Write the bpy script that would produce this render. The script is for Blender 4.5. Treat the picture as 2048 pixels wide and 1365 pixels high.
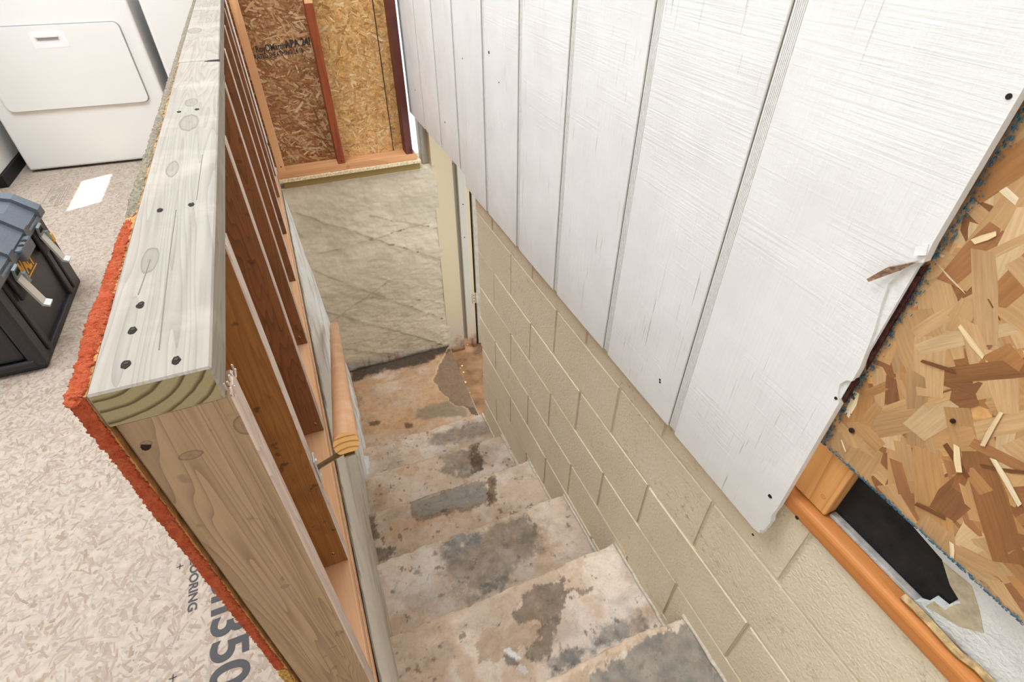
import bpy, bmesh, math, random
import numpy as np
from mathutils import Matrix, Vector

# ------------------------------------------------------------------ camera
sc = bpy.context.scene
for o in list(bpy.data.objects): bpy.data.objects.remove(o)
COL = sc.collection
CAM = np.array([0.1051887, -0.68006528, 1.16902333]); FPX = 1049.309
CR = np.array([[0.9221072851517162, 0.24541633663974688, -0.2991470815175338],
               [-0.3869111276655863, 0.5932807935263261, -0.7059161985117761],
               [0.004234850490390529, 0.7666738040021319, 0.642022853408058]])
cd = bpy.data.cameras.new('camera'); cam = bpy.data.objects.new('camera', cd); COL.objects.link(cam)
cd.sensor_width = 36; cd.lens = FPX / 2048 * 36; cd.clip_start = .02
M4 = Matrix([list(CR[i]) + [CAM[i]] for i in range(3)] + [[0, 0, 0, 1]]); cam.matrix_world = M4
sc.camera = cam
def on(ax, val, u, v):            # pixel -> point on the plane axis = val
    d = CR @ np.array([(u - 1024) / FPX, -(v - 682.5) / FPX, -1.0]); t = (val - CAM[ax]) / d[ax]
    return CAM + t * d
# ------------------------------------------------------------------ light
sc.view_settings.view_transform = 'Standard'; sc.view_settings.look = 'None'
sc.view_settings.gamma = 1; sc.view_settings.use_curve_mapping = False
sc.view_settings.exposure = 0.18
w = bpy.data.worlds.new('sky'); sc.world = w; w.use_nodes = True
bg = w.node_tree.nodes['Background']; bg.inputs[0].default_value = (.82, .9, 1, 1); bg.inputs[1].default_value = 2.0
def area(name, loc, target, sx, sy, power, col=(1, 1, 1)):
    l = bpy.data.lights.new(name, 'AREA'); l.shape = 'RECTANGLE'; l.size = sx; l.size_y = sy; l.energy = power; l.color = col
    o = bpy.data.objects.new(name, l); COL.objects.link(o); o.location = loc
    o.rotation_euler = (Vector(target) - Vector(loc)).to_track_quat('-Z', 'Y').to_euler(); return o
SUN_EL = math.radians(45)
sd = bpy.data.lights.new('sun', 'SUN'); sd.energy = 26; sd.angle = .006; sd.color = (1, .95, .86)
so = bpy.data.objects.new('sun', sd); COL.objects.link(so)
SDIR = Vector((.917 * math.cos(SUN_EL), .399 * math.cos(SUN_EL), -math.sin(SUN_EL)))
so.rotation_euler = SDIR.to_track_quat('-Z', 'Y').to_euler()
area('rear_fill_light', (.2, -2.6, 1.7), (.2, 1.5, .2), 2.6, 1.6, 8, (.80, .89, 1))  # added fill lamp; the wall behind it has no window
area('assumed_daylight_left', (-2.4, 2.1, 2.55), (.78, 1.3, .6), 2.8, .8, 42, (.80, .89, 1))  # added lamp for daylight assumed from the left; no window is built
area('stairwell_fill_light', (-.15, 1.0, 4.1), (.4, 1.0, 0), 1.4, 3.4, 245, (.80, .89, 1))  # added overhead lamp that brightens the stairwell; the ceiling is closed

# ------------------------------------------------------------------ helpers
def lin(c):
    return tuple(((v / 255) / 12.92 if v / 255 <= .04045 else ((v / 255 + .055) / 1.055) ** 2.4) for v in c)
def link(name, me, parent=None, mat=None):
    o = bpy.data.objects.new(name, me); COL.objects.link(o)
    if parent is not None: o.parent = parent
    if mat is not None and me is not None:
        for m in (mat if isinstance(mat, (list, tuple)) else [mat]): me.materials.append(m)
    return o
def empty(name, loc=(0, 0, 0), rz=0):
    o = bpy.data.objects.new(name, None); COL.objects.link(o); o.location = loc; o.rotation_euler = (0, 0, rz)
    o.empty_display_size = .05
    return o
def tag(o, label=None, cat=None, group=None, kind=None):
    if label: o['label'] = label
    if cat: o['category'] = cat
    if group: o['group'] = group
    if kind: o['kind'] = kind
    return o
class MB:
    """collects shapes into one mesh"""
    def __init__(s): s.bm = bmesh.new()
    def box(s, x0, x1, y0, y1, z0, z1, bev=0, seg=1, mi=0):
        t = bmesh.new(); bmesh.ops.create_cube(t, size=1)
        for v in t.verts: v.co = ((x0 + x1) / 2 + v.co.x * (x1 - x0), (y0 + y1) / 2 + v.co.y * (y1 - y0), (z0 + z1) / 2 + v.co.z * (z1 - z0))
        if bev: bmesh.ops.bevel(t, geom=t.edges[:], offset=bev, segments=seg, affect='EDGES', profile=.5)
        for f in t.faces: f.material_index = mi
        s.add(t); return s
    def add(s, t, mat=None):
        if mat is not None: t.transform(mat)
        me = bpy.data.meshes.new('t'); t.to_mesh(me); t.free(); s.bm.from_mesh(me); bpy.data.meshes.remove(me)
    def cyl(s, a, b, r, r2=None, n=16, caps=True):
        a, b = Vector(a), Vector(b); t = bmesh.new(); d = b - a
        bmesh.ops.create_cone(t, cap_ends=caps, segments=n, radius1=r, radius2=r if r2 is None else r2, depth=d.length)
        s.add(t, Matrix.Translation((a + b) / 2) @ d.to_track_quat('Z', 'Y').to_matrix().to_4x4()); return s
    def prism(s, pts, d):
        """planar polygon pts (3d) extruded along d"""
        t = bmesh.new(); vs = [t.verts.new(p) for p in pts]; f = t.faces.new(vs)
        r = bmesh.ops.extrude_face_region(t, geom=[f]); bmesh.ops.translate(t, verts=[g for g in r['geom'] if isinstance(g, bmesh.types.BMVert)], vec=d)
        bmesh.ops.recalc_face_normals(t, faces=t.faces); s.add(t); return s
    def tube(s, pts, r, n=8):
        pts = [Vector(p) for p in pts]; rings = []
        for i, p in enumerate(pts):
            d = (pts[min(i + 1, len(pts) - 1)] - pts[max(i - 1, 0)]).normalized(); q = d.to_track_quat('Z', 'Y')
            rings.append([s.bm.verts.new(p + q @ Vector((r * math.cos(k * 2 * math.pi / n), r * math.sin(k * 2 * math.pi / n), 0))) for k in range(n)])
        for a, b in zip(rings, rings[1:]):
            for k in range(n): s.bm.faces.new((a[k], a[(k + 1) % n], b[(k + 1) % n], b[k]))
        s.bm.faces.new(rings[0][::-1]); s.bm.faces.new(rings[-1]); return s
    def build(s, name, mat, parent=None, smooth=False):
        me = bpy.data.meshes.new(name); s.bm.to_mesh(me); s.bm.free()
        if smooth:
            for p in me.polygons: p.use_smooth = True
        return link(name, me, parent, mat)
def box(name, mat, parent, x0, x1, y0, y1, z0, z1, bev=.002, seg=1):
    return MB().box(x0, x1, y0, y1, z0, z1, bev, seg).build(name, mat, parent)
# numpy value noise
def vnoise(x, y, seed):
    xi = np.floor(x).astype(np.int64); yi = np.floor(y).astype(np.int64); fx = x - xi; fy = y - yi
    fx = fx * fx * (3 - 2 * fx); fy = fy * fy * (3 - 2 * fy)
    def h(a, b):
        n = (a * 374761393 + b * 668265263 + seed * 2147483647 % 1000003 * 7919) & 0xffffffff
        n = ((n ^ (n >> 13)) * 1274126177) & 0xffffffff; n = (n ^ (n >> 16)) & 0xffff
        return n / 65535.0
    return (h(xi, yi) * (1 - fx) + h(xi + 1, yi) * fx) * (1 - fy) + (h(xi, yi + 1) * (1 - fx) + h(xi + 1, yi + 1) * fx) * fy
def fbm(x, y, seed, oct=5, gain=.55):
    s = np.zeros_like(x, dtype=float); a = 1; t = 0
    for i in range(oct):
        s += a * vnoise(x * 2 ** i + i * 17.3, y * 2 ** i + i * 9.1, seed + i * 13); t += a; a *= gain
    return s / t
def sstep(a, b, x):
    t = np.clip((x - a) / (b - a), 0, 1); return t * t * (3 - 2 * t)
def polysd(px, py, poly):         # signed distance, negative inside
    d = np.full(px.shape, 1e9); ins = np.zeros(px.shape, bool); n = len(poly)
    for i in range(n):
        ax, ay = poly[i]; bx, by = poly[(i + 1) % n]; ex, ey = bx - ax, by - ay
        t = np.clip(((px - ax) * ex + (py - ay) * ey) / (ex * ex + ey * ey + 1e-12), 0, 1)
        d = np.minimum(d, np.hypot(px - ax - t * ex, py - ay - t * ey))
        c = ((ay > py) != (by > py)) & (px < (bx - ax) * (py - ay) / (by - ay + 1e-12) + ax); ins ^= c
    return np.where(ins, -d, d)
def grid_mesh(name, P, colors, parent, mat, uvw=None):
    """P: (n,m,3) points; colors (n,m,3) linear or None"""
    n, m = P.shape[:2]; idx = np.arange(n * m).reshape(n, m)
    F = np.stack([idx[:-1, :-1], idx[1:, :-1], idx[1:, 1:], idx[:-1, 1:]], -1).reshape(-1, 4)
    me = bpy.data.meshes.new(name); me.from_pydata(P.reshape(-1, 3).tolist(), [], F.tolist())
    if colors is not None:
        a = me.color_attributes.new('Col', 'FLOAT_COLOR', 'POINT')
        c = np.concatenate([colors.reshape(-1, 3), np.ones((n * m, 1))], 1).astype(np.float32); a.data.foreach_set('color', c.ravel())
    me.polygons.foreach_set('use_smooth', [True] * len(me.polygons))
    return link(name, me, parent, mat)
# ------------------------------------------------------------------ materials
class NT:
    def __init__(s, name, rough=.7, spec=.3, metal=0):
        s.m = bpy.data.materials.new(name); s.m.use_nodes = True; s.t = s.m.node_tree; s.b = s.t.nodes['Principled BSDF']
        s.b.inputs['Roughness'].default_value = rough; s.b.inputs['Specular IOR Level'].default_value = spec; s.b.inputs['Metallic'].default_value = metal
    def n(s, typ, **kw):
        nd = s.t.nodes.new(typ)
        for k, v in kw.items(): setattr(nd, k, v)
        return nd
    def L(s, a, b): s.t.links.new(a, b)
    def co(s, scale=(1, 1, 1), rnd=False, loc=(0, 0, 0), uv=False, rot=(0, 0, 0)):
        tc = s.n('ShaderNodeTexCoord'); out = tc.outputs['UV' if uv else 'Object']
        if rnd:
            oi = s.n('ShaderNodeObjectInfo'); va = s.n('ShaderNodeVectorMath', operation='MULTIPLY_ADD')
            cx = s.n('ShaderNodeCombineXYZ'); s.L(oi.outputs['Random'], cx.inputs[0]); s.L(oi.outputs['Random'], cx.inputs[1]); s.L(oi.outputs['Random'], cx.inputs[2])
            s.L(cx.outputs[0], va.inputs[0]); va.inputs[1].default_value = (3.7, 5.1, 9.3); s.L(out, va.inputs[2]); out = va.outputs[0]
        mp = s.n('ShaderNodeMapping'); mp.inputs['Scale'].default_value = scale; mp.inputs['Location'].default_value = loc; mp.inputs['Rotation'].default_value = rot
        s.L(out, mp.inputs[0]); return mp.outputs[0]
    def noise(s, vec, scale=1, detail=4, rough=.55, dist=0):
        nd = s.n('ShaderNodeTexNoise'); nd.inputs['Scale'].default_value = scale; nd.inputs['Detail'].default_value = detail
        nd.inputs['Roughness'].default_value = rough; nd.inputs['Distortion'].default_value = dist; s.L(vec, nd.inputs['Vector']); return nd.outputs[0]
    def ramp(s, fac, stops):
        r = s.n('ShaderNodeValToRGB'); e = r.color_ramp.elements
        while len(e) < len(stops): e.new(.5)
        for el, (p, c) in zip(e, stops): el.position = p; el.color = (*lin(c), 1) if not isinstance(c, float) else (c, c, c, 1)
        s.L(fac, r.inputs[0]); return r.outputs[0]
    def mix(s, fac, a, b, mode='MIX'):
        m = s.n('ShaderNodeMix', data_type='RGBA', blend_type=mode)
        for i, v in ((0, fac), (6, a), (7, b)):
            if isinstance(v, (int, float)): m.inputs[i].default_value = v
            elif isinstance(v, tuple): m.inputs[i].default_value = (*lin(v), 1)
            else: s.L(v, m.inputs[i])
        return m.outputs[2]
    def math(s, op, a, b=0.0, c=None):
        m = s.n('ShaderNodeMath', operation=op)
        for i, v in enumerate((a, b) if c is None else (a, b, c)):
            if isinstance(v, (int, float)): m.inputs[i].default_value = v
            else: s.L(v, m.inputs[i])
        return m.outputs[0]
    def bump(s, h, strength=.3, dist=.002):
        b = s.n('ShaderNodeBump'); b.inputs['Strength'].default_value = strength; b.inputs['Distance'].default_value = dist
        if s.b.inputs['Normal'].is_linked: s.L(s.b.inputs['Normal'].links[0].from_socket, b.inputs['Normal'])
        s.L(h, b.inputs['Height']); s.L(b.outputs[0], s.b.inputs['Normal'])
    def col(s, c):
        if isinstance(c, tuple): s.b.inputs['Base Color'].default_value = (*lin(c), 1)
        else: s.L(c, s.b.inputs['Base Color'])
        return s.m
def plain(name, c, rough=.6, spec=.3, metal=0, var=.0, bump=0, bscale=60):
    t = NT(name, rough, spec, metal)
    if var or bump:
        nz = t.noise(t.co((1, 1, 1), True), bscale, 5)
        if bump: t.bump(nz, bump, .003)
        d = tuple(max(0, v * (1 - var)) for v in c); u = tuple(min(255, v * (1 + var)) for v in c)
        return t.col(t.ramp(nz, [(.3, d), (.7, u)]))
    return t.col(c)
def wood(name, light, mid, dark, axis='z', rnd=True, rings=14, stain=None, knots=(), rough=.75, freq=1.0, streak=.5, spots=0):
    """planed timber, grain along axis"""
    t = NT(name, rough, .25)
    sc_ = {'x': (1.2, 26, 26), 'y': (26, 1.2, 26), 'z': (26, 26, 1.2)}[axis]; sc_ = tuple(v * freq for v in sc_)
    fine = t.noise(t.co(tuple(v * 7 if v > 5 else v * 3 for v in sc_), rnd), 1, 4, .6)
    v2 = t.co(tuple(v * .45 if v > 5 else v * .8 for v in sc_), rnd)
    broad = t.noise(v2, 1, 3, .5, .6)
    ring = t.math('FRACT', t.math('MULTIPLY', broad, rings * 1.0))
    ring = t.math('POWER', ring, 3.0)
    c = t.ramp(t.noise(t.co(tuple(v * .3 for v in sc_), rnd), 1, 4, .6), [(.3, mid), (.7, light)])
    c = t.mix(t.math('MULTIPLY', ring, streak), c, dark)
    c = t.mix(t.math('MULTIPLY', t.ramp(fine, [(.45, 0.0), (.75, 1.0)]), .35), c, dark)
    if stain:
        s2 = t.ramp(t.noise(t.co((7, 7, 7), rnd), 1, 5, .6), [(.5, 0.0), (.72, 1.0)])
        c = t.mix(t.math('MULTIPLY', s2, .5), c, stain)
    if spots:
        s3 = t.ramp(t.noise(t.co((38, 38, 38), rnd), 1, 2, .5), [(.66, 0.0), (.72, 1.0)])
        c = t.mix(t.math('MULTIPLY', s3, spots), c, (60, 45, 32))
    tc = t.n('ShaderNodeTexCoord')
    for (kx, ky, kz, rx, ry, rz) in knots:
        a = t.n('ShaderNodeVectorMath', operation='SUBTRACT'); a.inputs[1].default_value = (kx, ky, kz); t.L(tc.outputs['Object'], a.inputs[0])
        b = t.n('ShaderNodeVectorMath', operation='DIVIDE'); b.inputs[1].default_value = (rx, ry, rz); t.L(a.outputs[0], b.inputs[0])
        l = t.n('ShaderNodeVectorMath', operation='LENGTH'); t.L(b.outputs[0], l.inputs[0])
        wob = t.math('ADD', l.outputs['Value'], t.math('MULTIPLY', t.math('SUBTRACT', fine, .5), .5))
        core = t.ramp(wob, [(.0, .5), (.4, .28), (.74, .3), (.9, .75), (1.0, 0.0)]); halo = t.ramp(t.math('MULTIPLY', wob, .3), [(.28, .45), (.75, 0.0)])
        c = t.mix(t.math('MULTIPLY', halo, .8), c, mid); c = t.mix(core, c, dark)
    t.bump(fine, .25, .001); t.bump(ring, .1, .001)
    return t.col(c)
def endgrain(name, light, dark, center, spacing, axis='y'):
    t = NT(name, .75, .2); tc = t.n('ShaderNodeTexCoord')
    a = t.n('ShaderNodeVectorMath', operation='SUBTRACT'); a.inputs[1].default_value = center; t.L(tc.outputs['Object'], a.inputs[0])
    m = t.n('ShaderNodeVectorMath', operation='MULTIPLY'); m.inputs[1].default_value = {'y': (1, 0, 1), 'z': (1, 1, 0), 'x': (0, 1, 1)}[axis]; t.L(a.outputs[0], m.inputs[0])
    l = t.n('ShaderNodeVectorMath', operation='LENGTH'); t.L(m.outputs[0], l.inputs[0])
    d = t.math('ADD', t.math('DIVIDE', l.outputs['Value'], spacing), t.math('MULTIPLY', t.noise(t.co((30, 30, 30)), 1, 2), .5))
    r = t.math('FRACT', d); c = t.ramp(r, [(0, light), (.62, light), (.86, dark), (.93, dark), (1, light)])
    f = t.noise(t.co((300, 300, 300)), 1, 3); c = t.mix(t.math('MULTIPLY', f, .25), c, dark); t.bump(f, .2, .001)
    return t.col(c)
def vcol(name, rough=.8, fine=90, amt=.25, bump=.4, spec=.25, grain=False, dust=None, mottle=False):
    t = NT(name, rough, spec); a = t.n('ShaderNodeVertexColor', layer_name='Col')
    if grain:
        g = t.noise(t.co((14, 260, 1), uv=True), 1, 4, .6)
    else:
        g = t.noise(t.co(), fine, 6, .65)
    r = t.ramp(g, [(.25, 1 - amt), (.75, 1.0)])
    c = t.mix(1.0, a.outputs[0], r, 'MULTIPLY')
    if mottle:
        mm = t.noise(t.co(), 26, 7, .72, .4); c = t.mix(1.0, c, t.ramp(mm, [(.28, (214, 212, 208)), (.46, (246, 245, 244)), (.6, (255, 255, 255))]), 'MULTIPLY'); t.bump(mm, .5, .004)
        w2 = t.ramp(t.noise(t.co(loc=(5, 2, 1)), 60, 6, .75), [(.6, 0.0), (.7, 1.0)]); c = t.mix(t.math('MULTIPLY', w2, .3), c, (216, 204, 192))
        w3 = t.ramp(t.noise(t.co(loc=(1, 7, 3)), 210, 3, .6), [(.68, 0.0), (.73, 1.0)]); c = t.mix(t.math('MULTIPLY', w3, .5), c, (86, 70, 58))
    if dust is not None:
        d = t.ramp(t.noise(t.co(), 2.2, 5, .6), [(.35, 0.0), (.7, 1.0)]); c = t.mix(t.math('MULTIPLY', d, .35), c, dust)
    t.bump(g, bump, .0015)
    return t.col(c)
WHITE = plain('white_enamel', (222, 219, 213), .32, .5)
DARK = plain('dark_gap', (58, 66, 72), .8)
BLACKP = plain('black_plastic', (38, 37, 40), .42, .45, 0, .15, .08, 300)
GREYP = plain('grey_plastic', (86, 93, 101), .4, .45, 0, .1, .05, 300)
STEEL = plain('latch_metal', (205, 207, 200), .35, .5, .35)
BRASS = plain('bracket_metal', (150, 132, 96), .4, .5, .75, .1)
SCREW = plain('screw_metal', (60, 48, 38), .5, .4, .6)
DRK = plain('dark_hole', (40, 30, 24), .9)
INK = plain('black_ink', (72, 70, 70), .8); INKL = plain('faded_ink', (150, 138, 128), .8); INKO = plain('stencil_ink', (58, 52, 50), .85)
YEL = plain('yellow_print', (226, 172, 50), .5); YELT = plain('dark_print', (50, 42, 30), .5)
YELC = plain('yellow_plastic', (222, 160, 30), .4)

# white siding paint: rough-sawn relief
def siding_mat():
    t = NT('white_siding_paint', .45, .3)
    h1 = t.noise(t.co((2, 4, 190), True, rot=(.10, 0, 0)), 1, 4, .6, .2); h2 = t.noise(t.co((4, 170, 5), True), 1, 4, .6); h3 = t.noise(t.co((9, 9, 9), True), 1, 4)
    amp = t.ramp(t.noise(t.co((3, 3, 5), True), 1, 3), [(.35, .25), (.65, 1.0)])
    t.bump(t.math('MULTIPLY', h1, amp), .42, .0024); t.bump(h2, .4, .0016)
    c = t.ramp(h3, [(.3, (220, 216, 210)), (.7, (229, 226, 220))])
    gate = t.ramp(t.noise(t.co((5, 9, 2.5), True), 1, 2), [(.5, 0.0), (.6, 1.0)])
    cr = t.noise(t.co((3, 210, 7), True), 1, 2, .5); c = t.mix(t.math('MULTIPLY', t.math('MULTIPLY', gate, t.ramp(cr, [(.66, 0.0), (.70, 1.0)])), .7), c, (156, 146, 132))
    return t.col(c)
SIDING = siding_mat()
GROOVE = plain('siding_groove_paint', (226, 223, 216), .5, .3, 0, .04, .3, 120)
def block_mat(name, a, b, bump=.5):
    t = NT(name, .6, .3)
    f = t.noise(t.co((1, 1, 1)), 130, 4, .55); m = t.noise(t.co((1, 1, 1)), 7, 5, .6); t.bump(f, bump, .004); t.bump(m, .3, .004)
    c = t.ramp(m, [(.3, a), (.7, b)])
    d = t.noise(t.co((1, 1, 1)), 45, 6, .75); g = t.math('MULTIPLY', t.ramp(d, [(.56, 0.0), (.68, 1.0)]), t.ramp(t.noise(t.co((1, 1, 1), loc=(3, 1, 2)), 3.2, 3), [(.42, 0.0), (.62, 1.0)]))
    c = t.mix(t.math('MULTIPLY', g, .6), c, (142, 112, 78))
    return t.col(c)
BLOCK = block_mat('beige_block_paint', (222, 206, 176), (230, 215, 188), .9)
MORTAR = block_mat('beige_mortar_paint', (214, 197, 166), (224, 208, 180), .8)
CONC_V = vcol('stained_concrete', .78, 160, .14, .5, mottle=True)
WALL_V = vcol('painted_concrete', .62, 60, .08, .35, .35)
OSBG = vcol('strand_wood', .7, 90, .3, .25, .25, grain=True)
OSBF = vcol('dusty_strand_wood', .75, 90, .16, .15, .2, grain=True, dust=(168, 155, 141))
OSBB = plain('strand_board_core', (170, 122, 72), .8, .2, 0, .2, .3, 50)
OSBBL = plain('strand_board_core_pale', (171, 156, 140), .8, .2, 0, .05, .2, 70)

# ------------------------------------------------------------------ strand board
def strands(name, parent, mat, O, U, V, N, su, sv, n, ln, wd, palette, seed, ang=(0, 1.0), poly=None, lift=.0012, contrast=1.0):
    rnd = np.random.RandomState(seed); O, U, V, N = map(np.array, (O, U, V, N))
    P = []; F = []; C = []; UV = []
    pal = np.array([lin(c) for c in palette]); k = 0
    for i in range(n):
        cu, cv = rnd.uniform(0, su), rnd.uniform(0, sv)
        if poly is not None and polysd(np.array([cu]), np.array([cv]), poly)[0] > 0: continue
        a = rnd.normal(ang[0], ang[1]); l = rnd.uniform(*ln) * (.6 + .8 * rnd.rand()); wdt = rnd.uniform(*wd) * (.5 + rnd.rand())
        h = lift * (.15 + .85 * rnd.rand()); ca, sa = math.cos(a), math.sin(a)
        b = rnd.uniform(-.12, .12)
        sh = [(-.5, -.40 + rnd.uniform(-.1, .1)), (-.1, -.5 + rnd.uniform(-.05, .05)), (.5 + rnd.uniform(-.08, .04), -.42 + rnd.uniform(-.08, .12)), (.5 + rnd.uniform(-.1, 0), .42 - rnd.uniform(-.08, .14)), (.1, .5 - rnd.uniform(0, .06)), (-.5 + rnd.uniform(0, .1), .42)]
        c = pal[rnd.randint(len(pal))] * (1 + contrast * rnd.uniform(-.16, .16)); ro = rnd.rand() * 40
        tl = rnd.uniform(-.25, .25) * h
        for (p, q) in sh:
            x, y = p * l, q * wdt + b * l * (4 * p * p) * .3
            u = min(max(cu + x * ca - y * sa, 0), su); v = min(max(cv + x * sa + y * ca, 0), sv)
            P.append(O + U * u + V * v + N * (h + tl * p * 2)); C.append(c * rnd.uniform(.86, 1.12)); UV.append((x + ro, y + ro))
        F.append(list(range(k, k + 6))); k += 6
    me = bpy.data.meshes.new(name); me.from_pydata([tuple(p) for p in P], [], F)
    a = me.color_attributes.new('Col', 'FLOAT_COLOR', 'POINT'); a.data.foreach_set('color', np.concatenate([np.clip(np.array(C), 0, 1), np.ones((k, 1))], 1).astype(np.float32).ravel())
    uv = me.uv_layers.new(name='UVMap'); uv.data.foreach_set('uv', np.array(UV, np.float32).ravel())   # loops follow vertices one to one
    # make every face look along N
    if np.dot(np.cross(U, V), N) < 0: me.flip_normals()
    o = link(name, me, parent, mat); o['kind'] = 'stuff'; return o
def text_part(name, body, parent, mat, size, origin, udir, vdir, off=.0015, ext=.0002, sx=1.0, shear=0, bold=0):
    cu = bpy.data.curves.new('t', 'FONT'); cu.body = body; cu.size = size; cu.extrude = ext; cu.shear = shear; cu.offset = bold
    ob = bpy.data.objects.new('t', cu); COL.objects.link(ob); dg = bpy.context.evaluated_depsgraph_get()
    me = bpy.data.meshes.new_from_object(ob.evaluated_get(dg)); bpy.data.objects.remove(ob); bpy.data.curves.remove(cu)
    U = Vector(udir).normalized() * sx; V = Vector(vdir).normalized(); N = Vector(udir).normalized().cross(V); O = Vector(origin) + N * off
    me.transform(Matrix([[U[i], V[i], N[i], O[i]] for i in range(3)] + [[0, 0, 0, 1]])); me.name = name; me.materials.clear()
    return link(name, me, parent, mat)

# ================================================================== STRUCTURE
S = .4064; H = .8733; Y0 = -.2904; XRW = .81; YE = 2.367; ZE = -.056
# ---- subfloor
floor = MB().box(-2.6, 0, -2.8, 4.2, -.25, -.02).build('floor', OSBBL); tag(floor, 'pale strand board subfloor beside the stairwell', None, None, 'structure')
PALE = [(164, 146, 132), (160, 143, 128), (168, 152, 138), (159, 139, 123), (163, 146, 131), (157, 136, 119), (168, 155, 141), (154, 134, 116), (161, 145, 130), (148, 128, 108)]
ys = [(-2.8, .165), (.168, 1.385), (1.388, 2.61), (2.613, 4.2)]
for i, (a, b) in enumerate([(-2.8, 1.385), (1.388, 4.2)]):
    pn = box('subfloor_panel', OSBBL, floor, -2.6, 0.0, a, b, -.018, 0, .0015)
    a2 = max(a, -.6); b2 = min(b, 3.1)
    strands('wood_strands', pn, OSBF, (-1.6, a2, 0), (1, 0, 0), (0, 1, 0), (0, 0, 1), 1.5, b2 - a2, int(12500 * (b2 - a2)), (.007, .028), (.0025, .008), PALE, 10 + i, (1.57, 1.1), None, .00025, .35)
    if i == 0:
        text_part('printed_word', 'FLOORING', pn, INK, .0255, (-.341, .176, 0), (0, -1, 0), (1, 0, 0), .0010, .0001, 1.12, 0, .0005)
        text_part('printed_number', 'en350', pn, INK, .100, (-.293, .103, 0), (0, -1, 0), (1, 0, 0), .0010, .0001, 1.03, 0, .0022)
        for q in [(360, 1134), (346, 1357), (384, 1114)][:2]:
            c = on(2, 0, *q)
            MB().box(c[0] - .007, c[0] + .007, c[1] - .0009, c[1] + .0009, .0007, .0011).box(c[0] - .0009, c[0] + .0009, c[1] - .007, c[1] + .007, .0007, .0011).build('printed_cross', INK, pn)
    else:
        m = MB()
        for (x0, x1, y0, y1) in [(-1.11, -1.02, 2.44, 2.445), (-1.11, -1.02, 2.70, 2.705), (-1.112, -1.108, 2.44, 2.705), (-1.022, -1.018, 2.44, 2.705), (-1.045, -1.042, 2.44, 2.705), (-1.035, -1.031, 2.46, 2.68), (-1.052, -1.049, 2.46, 2.6)]:
            m.box(x0, x1, y0, y1, .0007, .0011)
        m.build('printed_frame', INKL, pn)
        text_part('printed_number', '50', pn, INKL, .075, (-1.10, 2.69, 0), (0, -1, 0), (1, 0, 0), .001, .0001, 1, 0, .001)
        text_part('printed_word', 'YEAR', pn, INKL, .03, (-1.085, 2.58, 0), (0, -1, 0), (1, 0, 0), .001)
# ---- room shell outside the frame (keeps out the sky; one small assumed opening lets the sun through)
PAINT = plain('white_wall_paint', (232, 228, 220), .8, .2, 0, .02, .1, 20)
ceil = box('ceiling', PAINT, None, -2.7, 1.7, -3.0, 4.4, 4.2, 4.26, 0); tag(ceil, kind='structure')
wl = MB(); X0, X1 = -2.7, -2.6
cxm = X1; dxs = (cxm - (-.977)); k_ = .399 / .917
hy0, hy1 = 2.345 + (-1.735 + .11) * k_ , 2.745 + (-1.735 + .11) * k_
z0_ = (abs(cxm + .975) / .917) * math.tan(SUN_EL); z1_ = (abs(cxm + .828) / .917) * math.tan(SUN_EL)
hy0 = 2.345 - abs(cxm + .975) * k_; hy1 = 2.735 - abs(cxm + .975) * k_
for b in [(-3, hy0, 0, 4.2), (hy1, 4.4, 0, 4.2), (hy0, hy1, 0, z0_ - .0), (hy0, hy1, z1_, 4.2)]:
    wl.box(-2.62, -2.6, b[0], b[1], b[2], b[3])
tag(wl.build('wall_left', PAINT), kind='structure')
tag(box('wall_front', PAINT, None, -2.6, 1.7, -3.0, -2.9, -.3, 4.2, 0), kind='structure')
tag(box('wall_laundry', PAINT, None, -2.6, -.1, 4.2, 4.3, 0, 4.2, 0), kind='structure')

tag(box('wall_upper', PAINT, None, .82, .95, -2.9, 4.2, 2.31, 4.2, 0), kind='structure')
tag(box('wall_upper_back', PAINT, None, -.1, .82, 2.45, 2.6, 2.31, 4.2, 0), kind='structure')
# ---- left retaining wall below the guard wall
def retaining():
    ny, nz = 260, 120
    yy, zz = np.meshgrid(np.linspace(-1.2, YE + .02, ny), np.linspace(-1.62, ZE, nz), indexing='ij')
    dep = np.clip((ZE - zz) / 1.45, 0, 1); far = sstep(.2, 2.3, yy)
    x = .004 + .014 * sstep(0, .12, dep) + .085 * dep ** 1.5 * far
    nse = fbm(yy * 4, zz * 4, 5); fine = fbm(yy * 26, zz * 26, 9)
    x += (nse - .5) * .014 * sstep(0, .1, dep) + (fine - .5) * .004
    c = np.array(lin((222, 216, 204))) * np.ones((ny, nz, 3))
    def mixc(c, m, col): return c * (1 - m[..., None]) + np.array(lin(col)) * m[..., None]
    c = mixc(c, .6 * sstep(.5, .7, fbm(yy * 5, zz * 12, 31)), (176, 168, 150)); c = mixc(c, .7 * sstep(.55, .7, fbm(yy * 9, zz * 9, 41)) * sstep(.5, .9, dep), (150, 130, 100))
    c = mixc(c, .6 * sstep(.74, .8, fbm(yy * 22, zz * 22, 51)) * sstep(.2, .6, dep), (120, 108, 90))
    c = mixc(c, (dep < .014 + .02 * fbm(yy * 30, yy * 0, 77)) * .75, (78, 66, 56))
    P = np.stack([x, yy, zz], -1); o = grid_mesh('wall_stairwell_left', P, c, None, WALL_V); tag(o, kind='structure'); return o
wsl = retaining()
MB().box(-.3, -.03, -1.2, YE + .02, -1.62, ZE - .004).build('wall_core', MORTAR, wsl)
MB().box(-.10, .002, -1.2, YE, ZE - .003, -.019, .0).build('mud_sill', plain('rim_wood', (224, 172, 128), .7, .2, 0, .06, .15, 60), wsl)

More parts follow.
